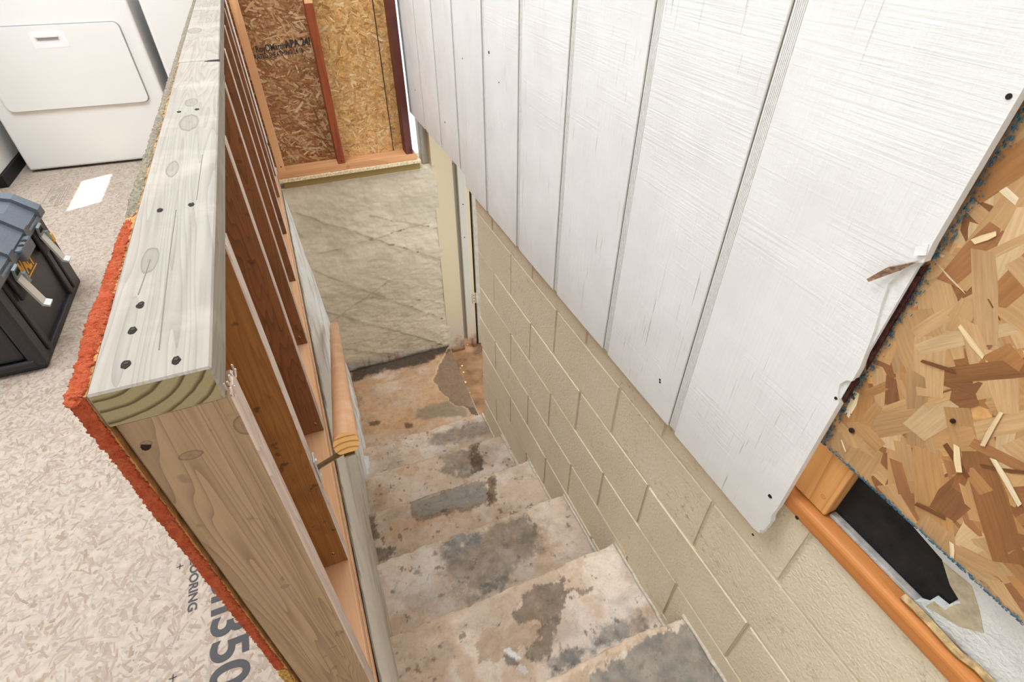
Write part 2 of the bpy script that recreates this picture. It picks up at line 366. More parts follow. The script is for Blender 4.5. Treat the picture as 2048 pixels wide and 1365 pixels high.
# ---- end concrete wall
def endwall():
    nx, nz = 190, 300
    xx, zz = np.meshgrid(np.linspace(.0, .885, nx), np.linspace(-1.62, ZE, nz), indexing='ij')
    d = (fbm(xx * 5, zz * 5, 3) - .5) * .016 + (fbm(xx * 22, zz * 40, 8) - .5) * .009
    lines = [((0, -.18), (.88, -.715), .012), ((.05, -.60), (.86, -1.225), .008), ((.1, -.50), (.82, -.41), .006), ((.02, -.89), (.84, -1.46), .012), ((.02, -.79), (.86, -1.06), -.008), ((.45, -.30), (.88, -.47), .005), ((.11, -1.27), (.45, -1.42), .010), ((.05, -1.02), (.5, -.78), .005)]
    crease = np.zeros_like(xx)
    for (ax, az), (bx, bz), amp in lines:
        ex, ez = bx - ax, bz - az; L = math.hypot(ex, ez); t = ((xx - ax) * ex + (zz - az) * ez) / L / L
        sd_ = ((xx - ax) * -ez + (zz - az) * ex) / L + (fbm(xx * 9, zz * 9, 71) - .5) * .03
        m = sstep(-.02, .03, t) * sstep(1.03, .97, t)
        d += m * amp * np.where(sd_ > 0, np.exp(-sd_ / .06), np.exp(sd_ / .012)) * (.15 + .5 * fbm(xx * 7, zz * 7, 72)); crease += m * np.exp(-(sd_ / .006) ** 2)
    y = YE - d
    base = np.array(lin((204, 187, 160))) * np.ones((nx, nz, 3))
    def mixc(c, m, col): return c * (1 - m[..., None]) + np.array(lin(col)) * m[..., None]
    low = sstep(-.5, -1.4, zz)
    c = mixc(base, .75 * sstep(.45, .7, fbm(xx * 4, zz * 6, 21)) , (184, 168, 142)); c = mixc(c, .6 * low * fbm(xx * 3, zz * 3, 22), (178, 156, 124))
    c = mixc(c, .35 * np.clip(crease, 0, 1) * (fbm(xx * 12, zz * 12, 23) > .45), (130, 112, 88))  # ambient shade painted into the creases
    spot = fbm(xx * 16, zz * 30, 25); near = np.clip(crease * 1.5, 0, 1) * sstep(.3, .6, xx) + .3 * low
    c = mixc(c, .8 * sstep(.66, .72, spot) * np.clip(near, 0, 1), (88, 78, 66))
    bot = sstep(-1.33, -1.42, zz + (fbm(xx * 7, zz * 2, 28) - .5) * .12 + .13 * xx)
    c = mixc(c, .85 * bot, (170, 156, 138)); drip = fbm(xx * 60, zz * 4, 29); c = mixc(c, .7 * bot * sstep(.5, .7, drip), (146, 98, 56)); c = mixc(c, .6 * bot * sstep(.62, .4, drip) * .7, (150, 148, 140))
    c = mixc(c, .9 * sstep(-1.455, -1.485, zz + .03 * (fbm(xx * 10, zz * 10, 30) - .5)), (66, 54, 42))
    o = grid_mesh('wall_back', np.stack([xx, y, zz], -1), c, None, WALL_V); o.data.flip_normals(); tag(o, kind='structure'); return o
wb = endwall()
MB().box(0, .88, YE + .02, YE + .25, -1.62, ZE - .004).build('wall_core', MORTAR, wb)
link('wall_top_strip', MB().box(0.0, .88, YE - .004, YE + .25, ZE - .006, ZE - .001).build('wall_top', MORTAR, wb).data) if False else MB().box(0.0, .88, YE - .002, YE + .25, ZE - .006, ZE - .001).build('wall_top', MORTAR, wb)

# ---- stair steps
def nos(k):
    y = 1.459 - .3468 * k; z = -1.3055 + .1848 * k
    return {1: (1.128, -1.146), 4: (.060, -.548), 5: (-.272, -.388)}.get(k, (y, z))
stairs = empty('staircase', (0, 0, -1.5)); stairs.location = (0, 0, 0)
tag(stairs, 'worn concrete stairs with stained and flaking paint going down to the landing', 'stairs')
def mixc(c, m, col): return c * (1 - m[..., None]) + np.array(lin(col)) * m[..., None]
PATCH = {  # pixel outlines of stains and flaked areas: (outline, colour, edge, wobble, strength)
 0: [([(708, 915), (738, 912), (740, 948), (708, 962)], (226, 226, 224), .008, .02, .95), ([(860, 868), (930, 850), (985, 840), (990, 862), (900, 890), (860, 892)], (112, 104, 96), .05, .05, .7)],
 1: [([(880, 905), (960, 890), (962, 940), (930, 955), (880, 945)], (104, 94, 80), .03, .06, .7), ([(935, 890), (962, 885), (965, 935), (950, 945)], (86, 66, 42), .02, .05, .8), ([(720, 945), (880, 900), (880, 912), (722, 962)], (186, 146, 104), .01, .03, .5)],
 2: [([(815, 1000), (860, 982), (968, 958), (985, 1000), (930, 1022), (850, 1040), (822, 1028)], (96, 76, 54), .016, .04, .7), ([(822, 1002), (862, 988), (962, 966), (976, 998), (925, 1014), (850, 1028), (828, 1020)], (146, 142, 134), .012, .035, .7), ([(975, 948), (990, 945), (992, 1000), (978, 1010)], (96, 66, 36), .012, .04, .8), ([(733, 1025), (752, 1025), (756, 1075), (738, 1085)], (92, 78, 64), .012, .03, .8), ([(750, 1095), (790, 1095), (775, 1120), (752, 1122)], (86, 72, 56), .012, .05, .75)],
 3: [([(870, 1090), (1040, 1020), (1085, 1050), (1075, 1110), (1035, 1140), (1010, 1180), (930, 1190), (880, 1160)], (124, 112, 96), .09, .10, .85), ([(885, 1085), (960, 1060), (965, 1085), (900, 1115)], (108, 108, 106), .04, .06, .8), ([(1010, 1035), (1075, 1035), (1070, 1090), (1010, 1075)], (108, 100, 86), .05, .08, .6), ([(835, 1090), (865, 1085), (870, 1180), (920, 1225), (880, 1230), (835, 1180)], (214, 204, 192), .06, .06, .75), ([(970, 1165), (1020, 1155), (1015, 1180), (960, 1195)], (106, 102, 92), .03, .05, .7)],
 4: [([(980, 1200), (1110, 1130), (1120, 1155), (1090, 1180), (1050, 1190), (1030, 1230), (1015, 1250), (980, 1230)], (196, 172, 148), .004, .02, .9), ([(960, 1255), (1050, 1240), (1085, 1250), (1085, 1290), (1040, 1300), (1000, 1325), (965, 1320), (955, 1290)], (190, 164, 138), .004, .04, .9), ([(1028, 1225), (1060, 1180), (1125, 1160), (1135, 1220), (1085, 1250), (1040, 1245)], (122, 106, 88), .008, .04, .85), ([(1085, 1255), (1110, 1245), (1105, 1300), (1075, 1330), (1050, 1310)], (126, 110, 92), .01, .05, .8), ([(1005, 1300), (1020, 1297), (1042, 1318), (1030, 1322)], (240, 238, 232), .003, .012, 1), ([(1040, 1332), (1058, 1345), (1050, 1350), (1034, 1338)], (226, 222, 216), .003, .015, .9), ([(1005, 1310), (1018, 1312), (1035, 1328), (1012, 1340)], (112, 100, 90), .004, .02, .9), ([(1100, 1330), (1190, 1270), (1280, 1230), (1290, 1258), (1150, 1330), (1100, 1360)], (104, 102, 98), .05, .09, .85)],
 5: [([(1180, 1345), (1265, 1290), (1330, 1245), (1420, 1260), (1480, 1400), (1150, 1400)], (128, 122, 112), .008, .06, .9), ([(1120, 1365), (1240, 1300), (1330, 1240), (1300, 1262), (1262, 1300), (1215, 1325), (1180, 1338), (1178, 1400), (1090, 1400)], (196, 170, 142), .004, .02, .95)],
}
def tread_color(xx, yy, k, z, seed):
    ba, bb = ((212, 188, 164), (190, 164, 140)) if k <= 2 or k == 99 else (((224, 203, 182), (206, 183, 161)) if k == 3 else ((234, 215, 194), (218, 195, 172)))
    c = mixc(np.array(lin(ba)) * np.ones(xx.shape + (3,)), sstep(.35, .65, fbm(xx * 4, yy * 4, seed)), bb)
    c = mixc(c, .45 * sstep(.48, .68, fbm(xx * 7, yy * 7, seed + 1)), (230, 218, 204)); c = mixc(c, .45 * sstep(.5, .66, fbm(xx * 6, yy * 9, seed + 2)), (170, 150, 130))
    c = mixc(c, .45 * sstep(.56, .7, fbm(xx * 11, yy * 11, seed + 3)), (190, 148, 108)); c = mixc(c, .7 * sstep(.7, .76, fbm(xx * 38, yy * 38, seed + 4)), (112, 92, 76))
    for (pl, col, edge, wob, st) in PATCH.get(k, []):
        poly = [tuple(on(2, z, *q)[:2]) for q in pl]
        s = polysd(xx, yy, poly) + (fbm(xx * 20, yy * 20, seed + 7, 6, .75) - .5) * wob * 2.0
        m = sstep(edge * .5, -edge * .5, s) * st * ((.62 + .6 * fbm(xx * 40, yy * 40, seed + 9)) if edge < .02 else (.35 + .9 * np.clip(fbm(xx * 30, yy * 30, seed + 9), 0, 1)))
        c = mixc(c, np.clip(m, 0, 1), col)
    return c
for k in range(0, 8):
    y1, z1 = nos(k); y0, _ = nos(k + 1); zlow = nos(k - 1)[1] if k else -1.49
    nx = 210; ty = np.concatenate([np.linspace(y0 - .06, y1 - .012, 96)])
    xs = np.linspace(0.0, XRW + .0005, nx); seed = 100 + 20 * k
    edge = (fbm(xs * 9, xs * 0, seed + 11) - .5) * .022 + (fbm(xs * 40, xs * 0, seed + 12) - .5) * .012
    rows = []
    for y in ty:
        f = sstep(y1 - .16, y1 - .012, np.array(y)); h = (fbm(xs * 12, xs * 0 + y * 12, seed + 13) - .5) * .006 + (fbm(xs * 50, xs * 0 + y * 50, seed + 14) - .5) * .0025
        rows.append(np.stack([xs, y + edge * f, z1 + h], -1))
    last = rows[-1]
    for (dy, dz) in [(.006, -.001), (.010, -.004), (.012, -.010), (.012, -.03), (.010, -.06), (.008, -.1), (.006, zlow - z1 - .03)]:
        rows.append(last + np.array([0, dy, dz]) + np.stack([xs * 0, (fbm(xs * 20, xs * 0 + dz * 20, seed + 15) - .5) * .006, xs * 0], -1))
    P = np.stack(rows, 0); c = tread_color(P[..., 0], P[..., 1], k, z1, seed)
    lip = np.zeros(c.shape[:2]); lip[94:100] = 1; c = mixc(c, .45 * lip * sstep(.42, .55, fbm(P[..., 0] * 12, P[..., 1] * 3, seed + 16)), (206, 176, 140))
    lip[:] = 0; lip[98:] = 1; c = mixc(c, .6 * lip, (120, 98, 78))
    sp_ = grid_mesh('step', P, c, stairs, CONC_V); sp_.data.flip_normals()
    m = MB(); yy = np.linspace(y0 + .015, y1 - .005, 14); rr = random.Random(k)
    m.tube([(XRW - .001 + rr.uniform(-.003, .002), y, z1 + .004 + rr.uniform(-.001, .003)) for y in yy], .0062, 8)
    m.build('mortar_fillet', plain('pale_mortar', (196, 184, 164), .8, .2, 0, .1, .5, 80) if k == 0 else bpy.data.materials['pale_mortar'], sp_, True)
# landing
def landing():
    nx, ny = 170, 200; z = -1.49
    xx, yy = np.meshgrid(np.linspace(.0, .868, nx), np.linspace(1.40, YE + .03, ny), indexing='ij')
    xr = xx * (.835 + .035 * (yy - 1.59) / .78) / .868
    c = tread_color(xr, yy, 99, z, 500)
    c = mixc(c, .35 + .55 * sstep(.35, .6, fbm(xr * 3, yy * 5, 511)), (184, 140, 98)); c = mixc(c, .35 * sstep(.5, .65, fbm(xr * 8, yy * 8, 512)), (204, 172, 136))
    for (pl, col, e, wb_, st) in [([(700, 742), (780, 718), (893, 688), (905, 700), (830, 735), (760, 745), (705, 765)], (62, 50, 38), .05, .07, .9), ([(690, 745), (705, 760), (720, 800), (705, 850), (690, 850)], (110, 86, 58), .05, .05, .6),
                                  ([(830, 820), (905, 800), (935, 812), (930, 832), (830, 840)], (132, 116, 92), .03, .04, .8), ([(735, 845), (765, 843), (760, 852), (740, 853)], (86, 58, 34), .02, .03, .8), ([(810, 848), (828, 846), (826, 856), (812, 857)], (92, 64, 40), .015, .03, .8),
                                  ([(898, 695), (880, 725), (868, 765), (885, 790), (912, 808), (930, 812), (950, 830), (970, 842), (962, 800), (915, 720)], (128, 104, 82), .004, .03, .9), ([(930, 812), (945, 815), (965, 838), (945, 828)], (92, 74, 52), .02, .03, .7),
                                  ([(885, 690), (897, 688), (900, 700), (870, 715), (850, 715)], (74, 60, 44), .03, .05, .7)]:
        poly = [tuple(on(2, z, *q)[:2]) for q in pl]; s = polysd(xr, yy, poly) + (fbm(xr * 14, yy * 14, 513, 5, .65) - .5) * wb_ * 1.8
        c = mixc(c, sstep(e * .5, -e * .5, s) * st, col)
    pp = [tuple(on(2, z, *q)[:2]) for q in [(898, 695), (880, 725), (868, 765), (885, 790), (912, 808), (930, 812), (950, 830), (970, 842), (962, 800), (915, 720)]]
    s = polysd(xr, yy, pp) + (fbm(xr * 14, yy * 14, 513, 5, .65) - .5) * .054
    h = (fbm(xr * 6, yy * 6, 514) - .5) * .01 + (fbm(xr * 40, yy * 40, 515) - .5) * .003 - .007 * sstep(.002, -.002, s)
    c = mixc(c, np.exp(-((s - .004) / .004) ** 2) * .8, (206, 166, 116))
    o = grid_mesh('floor_landing', np.stack([xr, yy, z + h], -1), c, None, CONC_V); tag(o, 'stained concrete landing at the foot of the stairs', kind='structure'); return o
ld = landing()
MB().prism([(-.02, 1.38, -1.503), (.832, 1.38, -1.503), (.868, YE, -1.503), (-.02, YE, -1.503)], (0, 0, -.1)).build('slab', MORTAR, ld)
thr = MB().box(.80, 1.5, 1.2, YE + .2, -1.66, -1.56, .003).build('floor_doorway', plain('brown_dirty_concrete', (142, 106, 74), .8, .2, 0, .22, .5, 9)); tag(thr, kind='structure')

# ---- right block wall
wr = MB().box(XRW + .0045, 1.02, -1.25, 1.41, -1.66, .30, .0).build('wall_right', MORTAR); tag(wr, 'beige painted concrete block wall beside the stairs', kind='structure')
bz0 = .0975; rr = random.Random(4)
def block_mesh(y0, y1, z0, z1, seed):
    t = bmesh.new(); bmesh.ops.create_cube(t, size=1)
    for v in t.verts: v.co = (XRW + .09 + v.co.x * .18, (y0 + y1) / 2 + v.co.y * (y1 - y0), (z0 + z1) / 2 + v.co.z * (z1 - z0))
    bmesh.ops.bevel(t, geom=t.edges[:], offset=.0035, segments=2, affect='EDGES'); me = bpy.data.meshes.new('concrete_block'); t.to_mesh(me); t.free()
    return me
for r in range(-8, 1):
    z0 = bz0 + .2032 * r; z1 = z0 + .2032; off = .185 if (r % 2) else -.019
    y = off + .4064 * 6
    while y > -1.2:
        a, b = y - .4064, min(y, 1.418 + rr.uniform(-.008, .012)); y -= .4064
        if a > b - .05: continue
        ztop = z1 if r < 0 else .298
        o = link('concrete_block', block_mesh(a + .0025, b - (.0025 if b < 1.40 else 0), z0 + .0022, ztop - .0022, 0), wr, BLOCK); o.location.x = rr.uniform(-.0014, .0014)
# ================================================================== RIGHT SIDE ABOVE THE BLOCKS
XS = .78
sid = empty('siding_sheet', (XS, -.365, .2)); tag(sid, 'white rough-sawn plywood siding with vertical grooves above the block wall', 'siding')
inv = Matrix.Translation((-XS, .365, -.2))
grooves = [-.066, .243, .56, .867, 1.175, 1.505, 1.79, 2.09]
edges = [-.365] + grooves + [2.42]; gw = .014
def local(o): o.data.transform(inv); return o
local(MB().box(XS + .0042, XS + .014, -.362, 1.45, .204, 2.3).box(XS + .0042, XS + .014, 1.45, 2.41, .254, 2.3).build('siding_backing', GROOVE, sid))
for i in range(len(edges) - 1):
    a = edges[i] + (gw if i else 0); b = edges[i + 1] - (gw if i < len(edges) - 2 else 0)
    zb = .2 if b < 1.46 else .252
    m = MB()
    if i == 0:   # torn near edge: chips out of the outline
        prof = [(b, .2), (b, 2.3), (a, 2.3), (a, .86), (a - .002, .835), (a + .006, .83), (a + .016, .815), (a + .022, .79), (a + .017, .76), (a + .008, .72), (a + .004, .69), (a, .66), (a, .632), (a + .007, .628), (a + .013, .615), (a + .009, .60), (a, .585), (a, .30), (a + .003, .27), (a - .002, .255), (a + .001, .222), (a + .008, .212), (a + .006, .204), (a + .020, .199)]
        m.prism([(XS, y, z) for y, z in prof], (.0125, 0, 0))
    elif i == 5:
        m.prism([(XS, a, .2), (XS, 1.449, .2), (XS, 1.453, .252), (XS, b, .252), (XS, b, 2.3), (XS, a, 2.3)], (.0125, 0, 0)) if a < 1.44 else m.box(XS, XS + .0125, a, b, .252, 2.3, .0012)
    else: m.box(XS, XS + .0125, a, b, zb, 2.3, .0012)
    local(m.build('siding_board', SIDING, sid))
    if i < len(edges) - 2:   # fine lines ploughed into the groove floor
        g = edges[i + 1]; zg = .204 if g < 1.46 else .256; gm = MB()
        for j in range(7): gm.box(XS + .0033, XS + .005, g - .012 + j * .0033, g - .0104 + j * .0033, zg, 2.29)
        local(gm.build('groove_ribs', GROOVE, sid)); local(MB().box(XS + .0036, XS + .0046, g + .0124, g + .0139, zg, 2.29).build('groove_shade_line', bpy.data.materials.get('groove_shade_tone') or plain('groove_shade_tone', (120, 112, 100), .9), sid))  # thin dark strip drawn as the shadow at the groove's far edge
def disc(name, parent, c, n, r, mat, depth=.0015, nn=10):
    c = Vector(c); n = Vector(n); return MB().cyl(c - n * depth, c + n * .0008, r, None, nn).build(name, mat, parent)
for (u, v, r) in [(2018, 193, .003), (1672, 797, .0026), (1320, 760, .003), (978, 105, .005), (925, 117, .003), (998, 165, .0025), (890, 245, .0045), (830, 180, .004), (905, 328, .003)]:
    c = on(0, XS, u, v); local(disc('nail_hole', sid, c, (-1, 0, 0), r, DRK))
for (u, v, r) in [(1540, 993, .006), (1506, 1070, .004), (1320, 765, .004)]:
    c = on(0, XS, u, v); local(MB().prism([(XS, c[1] + r * math.cos(t) * (.6 + .5 * ((j * 7) % 5) / 5), c[2] + .7 * r * math.sin(t)) for j, t in enumerate(np.linspace(0, 6.28, 9)[:-1])], (-.0008, 0, 0)).build('chipped_spot', DRK, sid))
RAW = plain('raw_siding_wood', (146, 118, 96), .9, .15, 0, .3, .6, 150); RAWD = plain('dark_torn_wood', (62, 36, 30), .95, .1, 0, .4, .8, 120)
local(MB().prism([(XS - .003, -.362, .834), (XS - .009, -.336, .812), (XS - .013, -.322, .787), (XS - .011, -.325, .784), (XS - .003, -.350, .815)], (.0018, 0, .001)).build('torn_splinter', RAW, sid))
local(MB().prism([(XS + .010, -.368, .83), (XS + .010, -.338, .80), (XS + .010, -.352, .70), (XS + .010, -.369, .655)], (.004, 0, 0)).build('torn_core', RAWD, sid))
local(MB().prism([(XS + .006, -.367, .636), (XS + .006, -.350, .63), (XS + .006, -.351, .60), (XS + .006, -.368, .586)], (.006, 0, 0)).build('torn_core', RAWD, sid))
local(MB().prism([(XS - .002, -.366, .845), (XS - .006, -.356, .84), (XS - .005, -.352, .85), (XS - .001, -.362, .858)], (.002, 0, 0)).build('paint_flake', SIDING, sid))

# exposed sheathing
OX = .7975
osb = empty('sheathing_panel', (OX, -.37, .485)); tag(osb, 'bare strand board sheathing panel exposed beside the torn siding edge', 'panel')
inv2 = Matrix.Translation((-OX, .37, -.485))
def loc2(o): o.data.transform(inv2); return o
loc2(MB().box(OX, OX + .011, -1.3, -.345, .485, 2.3, .0008).build('board', plain('strand_board_face', (196, 146, 92), .8, .2, 0, .15, .3, 40), osb))
TAN = [(200, 156, 106), (186, 139, 87), (173, 120, 71), (204, 163, 115), (192, 146, 95), (153, 103, 61), (163, 112, 71), (210, 175, 130), (182, 131, 80), (146, 97, 60), (198, 158, 110), (190, 148, 102)]
sob = strands('wood_strands', osb, OSBG, (OX, -.90, .486), (0, 1, 0), (0, 0, 1), (-1, 0, 0), .545, .86, 1000, (.06, .15), (.016, .046), TAN, 77, (1.2, .7), None, .0009, .6); loc2(sob)
sob2 = strands('loose_strands', osb, OSBG, (OX, -.90, .486), (0, 1, 0), (0, 0, 1), (-1, 0, 0), .545, .86, 70, (.03, .06), (.003, .009), [(240, 218, 178), (236, 206, 160), (120, 76, 44)], 78, (.5, 1.2), None, .0034, .4); loc2(sob2)
BLUE = plain('blue_edge_paint', (66, 104, 122), .8)
rr = random.Random(8); m = MB()
for i in range(1500):     # sprayed blue edge marking, broken into flecks
    if rr.random() < .5: y = rr.uniform(-.9, -.352); z = .4855 + abs(rr.gauss(0, .0028)); yy_, zz_ = rr.uniform(.001, .0035), rr.uniform(.0004, .001)
    else: y = -.366 - abs(rr.gauss(0, .0045)); z = rr.uniform(.49, 1.3); yy_, zz_ = rr.uniform(.0004, .0014), rr.uniform(.001, .005)
    m.box(OX - .0036, OX - .0024, y - yy_ / 2, y + yy_ / 2, z, z + zz_)
fl = loc2(m.build('blue_paint_flecks', BLUE, osb)); fl['kind'] = 'stuff'
loc2(disc('screw_head', osb, (OX - .003, -.394, .547), (-1, 0, 0), .0042, SCREW, .002))
loc2(disc('screw_head', osb, on(0, OX - .003, 1905, 843), (-1, 0, 0), .003, SCREW, .002))
# short stud behind the torn edge
fir = wood('fresh_fir', (226, 172, 108), (214, 152, 86), (176, 108, 52), 'z', False, 9, None, [(.815, -.405, .375, .004, .006, .006)], .6, .5, .6)
st = box('wall_stud', fir, None, .813, .90, -.423, -.35, .341, .62, .0025, 2); tag(st, 'short fresh yellow stud showing below the strand board panel', 'stud')
# orange sole plate
orange = wood('orange_wood', (200, 132, 72), (188, 118, 60), (164, 96, 46), 'y', False, 6, None, [], .5, .4, .3)
sp = MB().box(.795, .90, -1.3, -.30, .298, .338, .011, 4).build('sole_plate', orange); tag(sp, 'orange-brown timber plate lying on top of the block wall', 'timber')
disc('screw_head', sp, on(0, .7952, 1594, 1036), (-1, 0, 0), .0038, SCREW, .002)
pu = MB().box(.822, .8378, -1.3, -.425, .3382, .346, .003, 2).build('grey_putty_strip', plain('grey_putty', (168, 160, 152), .5, .4, 0, .12, .6, 60)); tag(pu, 'grey putty smeared along the orange timber plate', 'putty')
felt = box('black_felt', plain('black_felt_paper', (30, 28, 28), .8, .3, 0, .35, .5, 30), None, .838, .848, -1.3, -.424, .339, .7, 0); tag(felt, 'black building felt seen in the gap below the sheathing', 'felt')
# broken drywall, hole edge follows the photo
dwx = .822
hole = [on(0, dwx, *q) for q in [(1790, 1012), (1810, 1035), (1862, 1095), (1884, 1120), (1898, 1165), (1921, 1203), (1905, 1206), (1888, 1216), (1866, 1198), (1850, 1208)]]
pts = [(dwx, -.47, .56)] + [tuple(h) for h in hole] + [(dwx, -.585, .343), (dwx, -1.3, .343), (dwx, -1.3, .56)]
gyp = block_mat('white_gypsum', (206, 206, 200), (226, 226, 220), .9)
dw = MB().prism(pts, (.012, 0, 0)).build('drywall_piece', gyp); tag(dw, 'broken pale plaster board under the strand board panel', 'drywall')
tear = [(dwx - .001, h[1] - .003, h[2] - .002) for h in hole[3:]] + [(dwx - .001, -.64, .375), (dwx - .001, -.66, .40), (dwx - .001, -.64, .425), (dwx - .001, -.615, .45)]
MB().prism(tear, (.0008, 0, 0)).build('torn_paper', plain('brown_paper', (180, 166, 138), .9, .1, 0, .1, .3, 60), dw)
m = MB(); rr = random.Random(3); pp = []
for i in range(15): pp.append((.812 + rr.uniform(-.004, .004), -.575 - i * .022, .343 + rr.uniform(0, .006)))
m.tube(pp, .006, 6).build('ragged_edge', plain('ragged_paper_edge', (176, 148, 106), .9, .1, 0, .2, .6, 80), dw)

# ================================================================== GUARD WALL
gwall = empty('guard_wall', (-.0445, Y0, 0)); tag(gwall, 'open stud half wall with a weathered grey top board guarding the stairwell', 'half wall')
ig = Matrix.Translation((.0445, -Y0, 0))
def lg(o): o.data.transform(ig); return o
LX, LY = .0445, -Y0         # shift from world to the guard wall's own space
def kn(x, y, z, rx, ry, rz): return (x + LX, y + LY, z, rx, ry, rz)
topk = []
for (u, v, a, b) in [(345, 338, .009, .034), (378, 245, .016, .05), (300, 520, .009, .03), (383, 205, .012, .03), (390, 62, .02, .05)]:
    c = on(2, H, u, v); topk.append(kn(c[0], c[1], H, a, b, .02))
grey = wood('weathered_grey_wood', (164, 155, 143), (151, 142, 130), (108, 98, 86), 'y', False, 30, (188, 178, 164), topk, .8, .75, .42)
eg = endgrain('treated_end_grain', (152, 138, 102), (90, 74, 48), (-.085 + LX, 0, H + .05), .0125)
def bd(name, x0, x1, y0, y1, z0, z1, mats, pick, bev=.002, parent=gwall, fn=None):
    m = MB().box(x0, x1, y0, y1, z0, z1, bev, 1); 
    for f in m.bm.faces: f.material_index = pick(f.normal)
    return lg(m.build(name, mats, parent))
tp1 = bd('top_board', -.089, 0, Y0, .892, H - .038, H, [grey, eg], lambda n: 1 if n.y < -.8 else 0, .0018)
tp2 = bd('top_board', -.091, -.002, .895, YE + .05, H - .038, H + .001, [grey, eg], lambda n: 0, .0018)
lg(MB().prism([(-.034, .882, H + .0006), (-.02, .879, H + .0006), (.0004, .874, H + .0006), (.0004, .894, H + .0006), (-.02, .893, H + .0006)], (0, 0, .0004)).build('chipped_corner', DRK, tp1)) 
for (u, v) in [(320, 421), (383, 410), (281, 611), (265, 662), (252, 730), (352, 722), (358, 224), (394, 219), (370, 119), (402, 117)]:
    c = on(2, H, u, v); rr = random.Random(u)
    o = lg(MB().prism([(c[0] + .0036 * math.cos(t) * rr.uniform(.8, 1.15), c[1] + .0058 * math.sin(t) * rr.uniform(.8, 1.15), H - .001) for t in np.linspace(0, 6.28, 13)[:-1]], (0, 0, .0016)).build('screw_hole', DRK, tp1))
    lg(MB().cyl((c[0] + .0005, c[1] + .001, H - .001), (c[0] + .0005, c[1] + .001, H + .0010), .0016, None, 8).build('screw_head', SCREW, o))
# check cracks along the top board
for (pts) in [[(352, 420), (340, 505), (330, 590), (318, 700)], [(300, 520), (287, 560), (276, 590)], [(405, 310), (398, 360), (393, 400)]]:
    lg(MB().tube([tuple(on(2, H + .0001, *q)) for q in pts], .0006, 4).build('surface_check', plain('check_line', (136, 124, 112), .9) if 'check_line' not in bpy.data.materials else bpy.data.materials['check_line'], tp1))
# studs
side = wood('pale_stud_edge', (224, 208, 196), (200, 180, 166), (150, 124, 108), 'z', True, 30, None, [], .8, .9, .5)
k1 = []
for (u, v, a, b) in [(381, 916, .011, .006), (292, 893, .005, .004), (570, 1178, .005, .004), (490, 855, .010, .014), (650, 1318, .004, .003), (665, 1300, .007, .003)]:
    c = on(1, Y0, u, v); k1.append(kn(c[0], c[1], c[2], a, .02, b))
face1 = wood('weathered_tan_wood', (174, 146, 114), (156, 127, 96), (100, 74, 50), 'z', False, 42, (146, 126, 102), k1, .8, .8, .55, .3)
face2 = wood('amber_stud_wood', (176, 122, 66), (156, 102, 52), (104, 64, 30), 'z', True, 26, (126, 88, 52), [], .75, .8, .4, .6)
face3 = wood('brown_stud_wood', (158, 106, 68), (138, 90, 56), (92, 56, 34), 'z', True, 40, (104, 74, 54), [], .75, .8, .5, .35)
def pick(n): return 1 if n.x > .7 else 0
s1 = bd('stud', -.086, .005, Y0 + .003, Y0 + .041, .038, H - .038, [face1, side], pick)
s2 = bd('stud', -.089, .0, 0, .038, .038, H - .038, [face2, side], pick)
s3 = bd('stud', -.089, .0, S, S + .038, .038, H - .038, [face3, side], pick)
for k in range(3, 7):
    o = s3.copy(); COL.objects.link(o); o.parent = gwall; o.location.y = (k - 2) * S - (.0 if k < 6 else .0)
bd('stud', -.089, .0, 2.315, 2.353, .038, H - .038, [face3, side], pick)
peach = wood('fresh_peach_wood', (236, 192, 150), (226, 176, 132), (196, 140, 96), 'y', False, 5, None, [], .65, .5, .3)
bd('bottom_plate', -.089, .0, Y0, YE - .01, 0, .038, [peach], lambda n: 0)
lg(MB().cyl(on(1, Y0 + .002, 292, 893), on(1, Y0 + .008, 292, 893), .004, None, 10).build('screw_hole', DRK, s1))
for k, (u, v) in enumerate([(667, 1108), (632, 850), (600, 677)]):
    c = on(1, k * S, u, v); lg(MB().cyl((c[0], k * S - .001, c[2]), (c[0], k * S + .004, c[2]), .003, None, 8).build('toe_nail', DRK, [s2, s3, s3][k]))
    lg(MB().tube([(c[0], k * S - .001, c[2]), (c[0] + .002, k * S - .004, c[2] + .008), (c[0] - .001, k * S - .005, c[2] + .014)], .0009, 5).build('wood_splinter', peach, [s2, s3, s3][k]))
# splinters at the top of the end stud
m = MB(); rr = random.Random(5)
for i in range(12):
    x = .001 + rr.uniform(-.001, .005); y = Y0 + .005 + i * .003; m.tube([(x, y, H - .045), (x + rr.uniform(-.002, .003), y, H - .034 + rr.uniform(-.004, .005))], .0010, 5)
lg(m.build('splintered_top', side, s1))
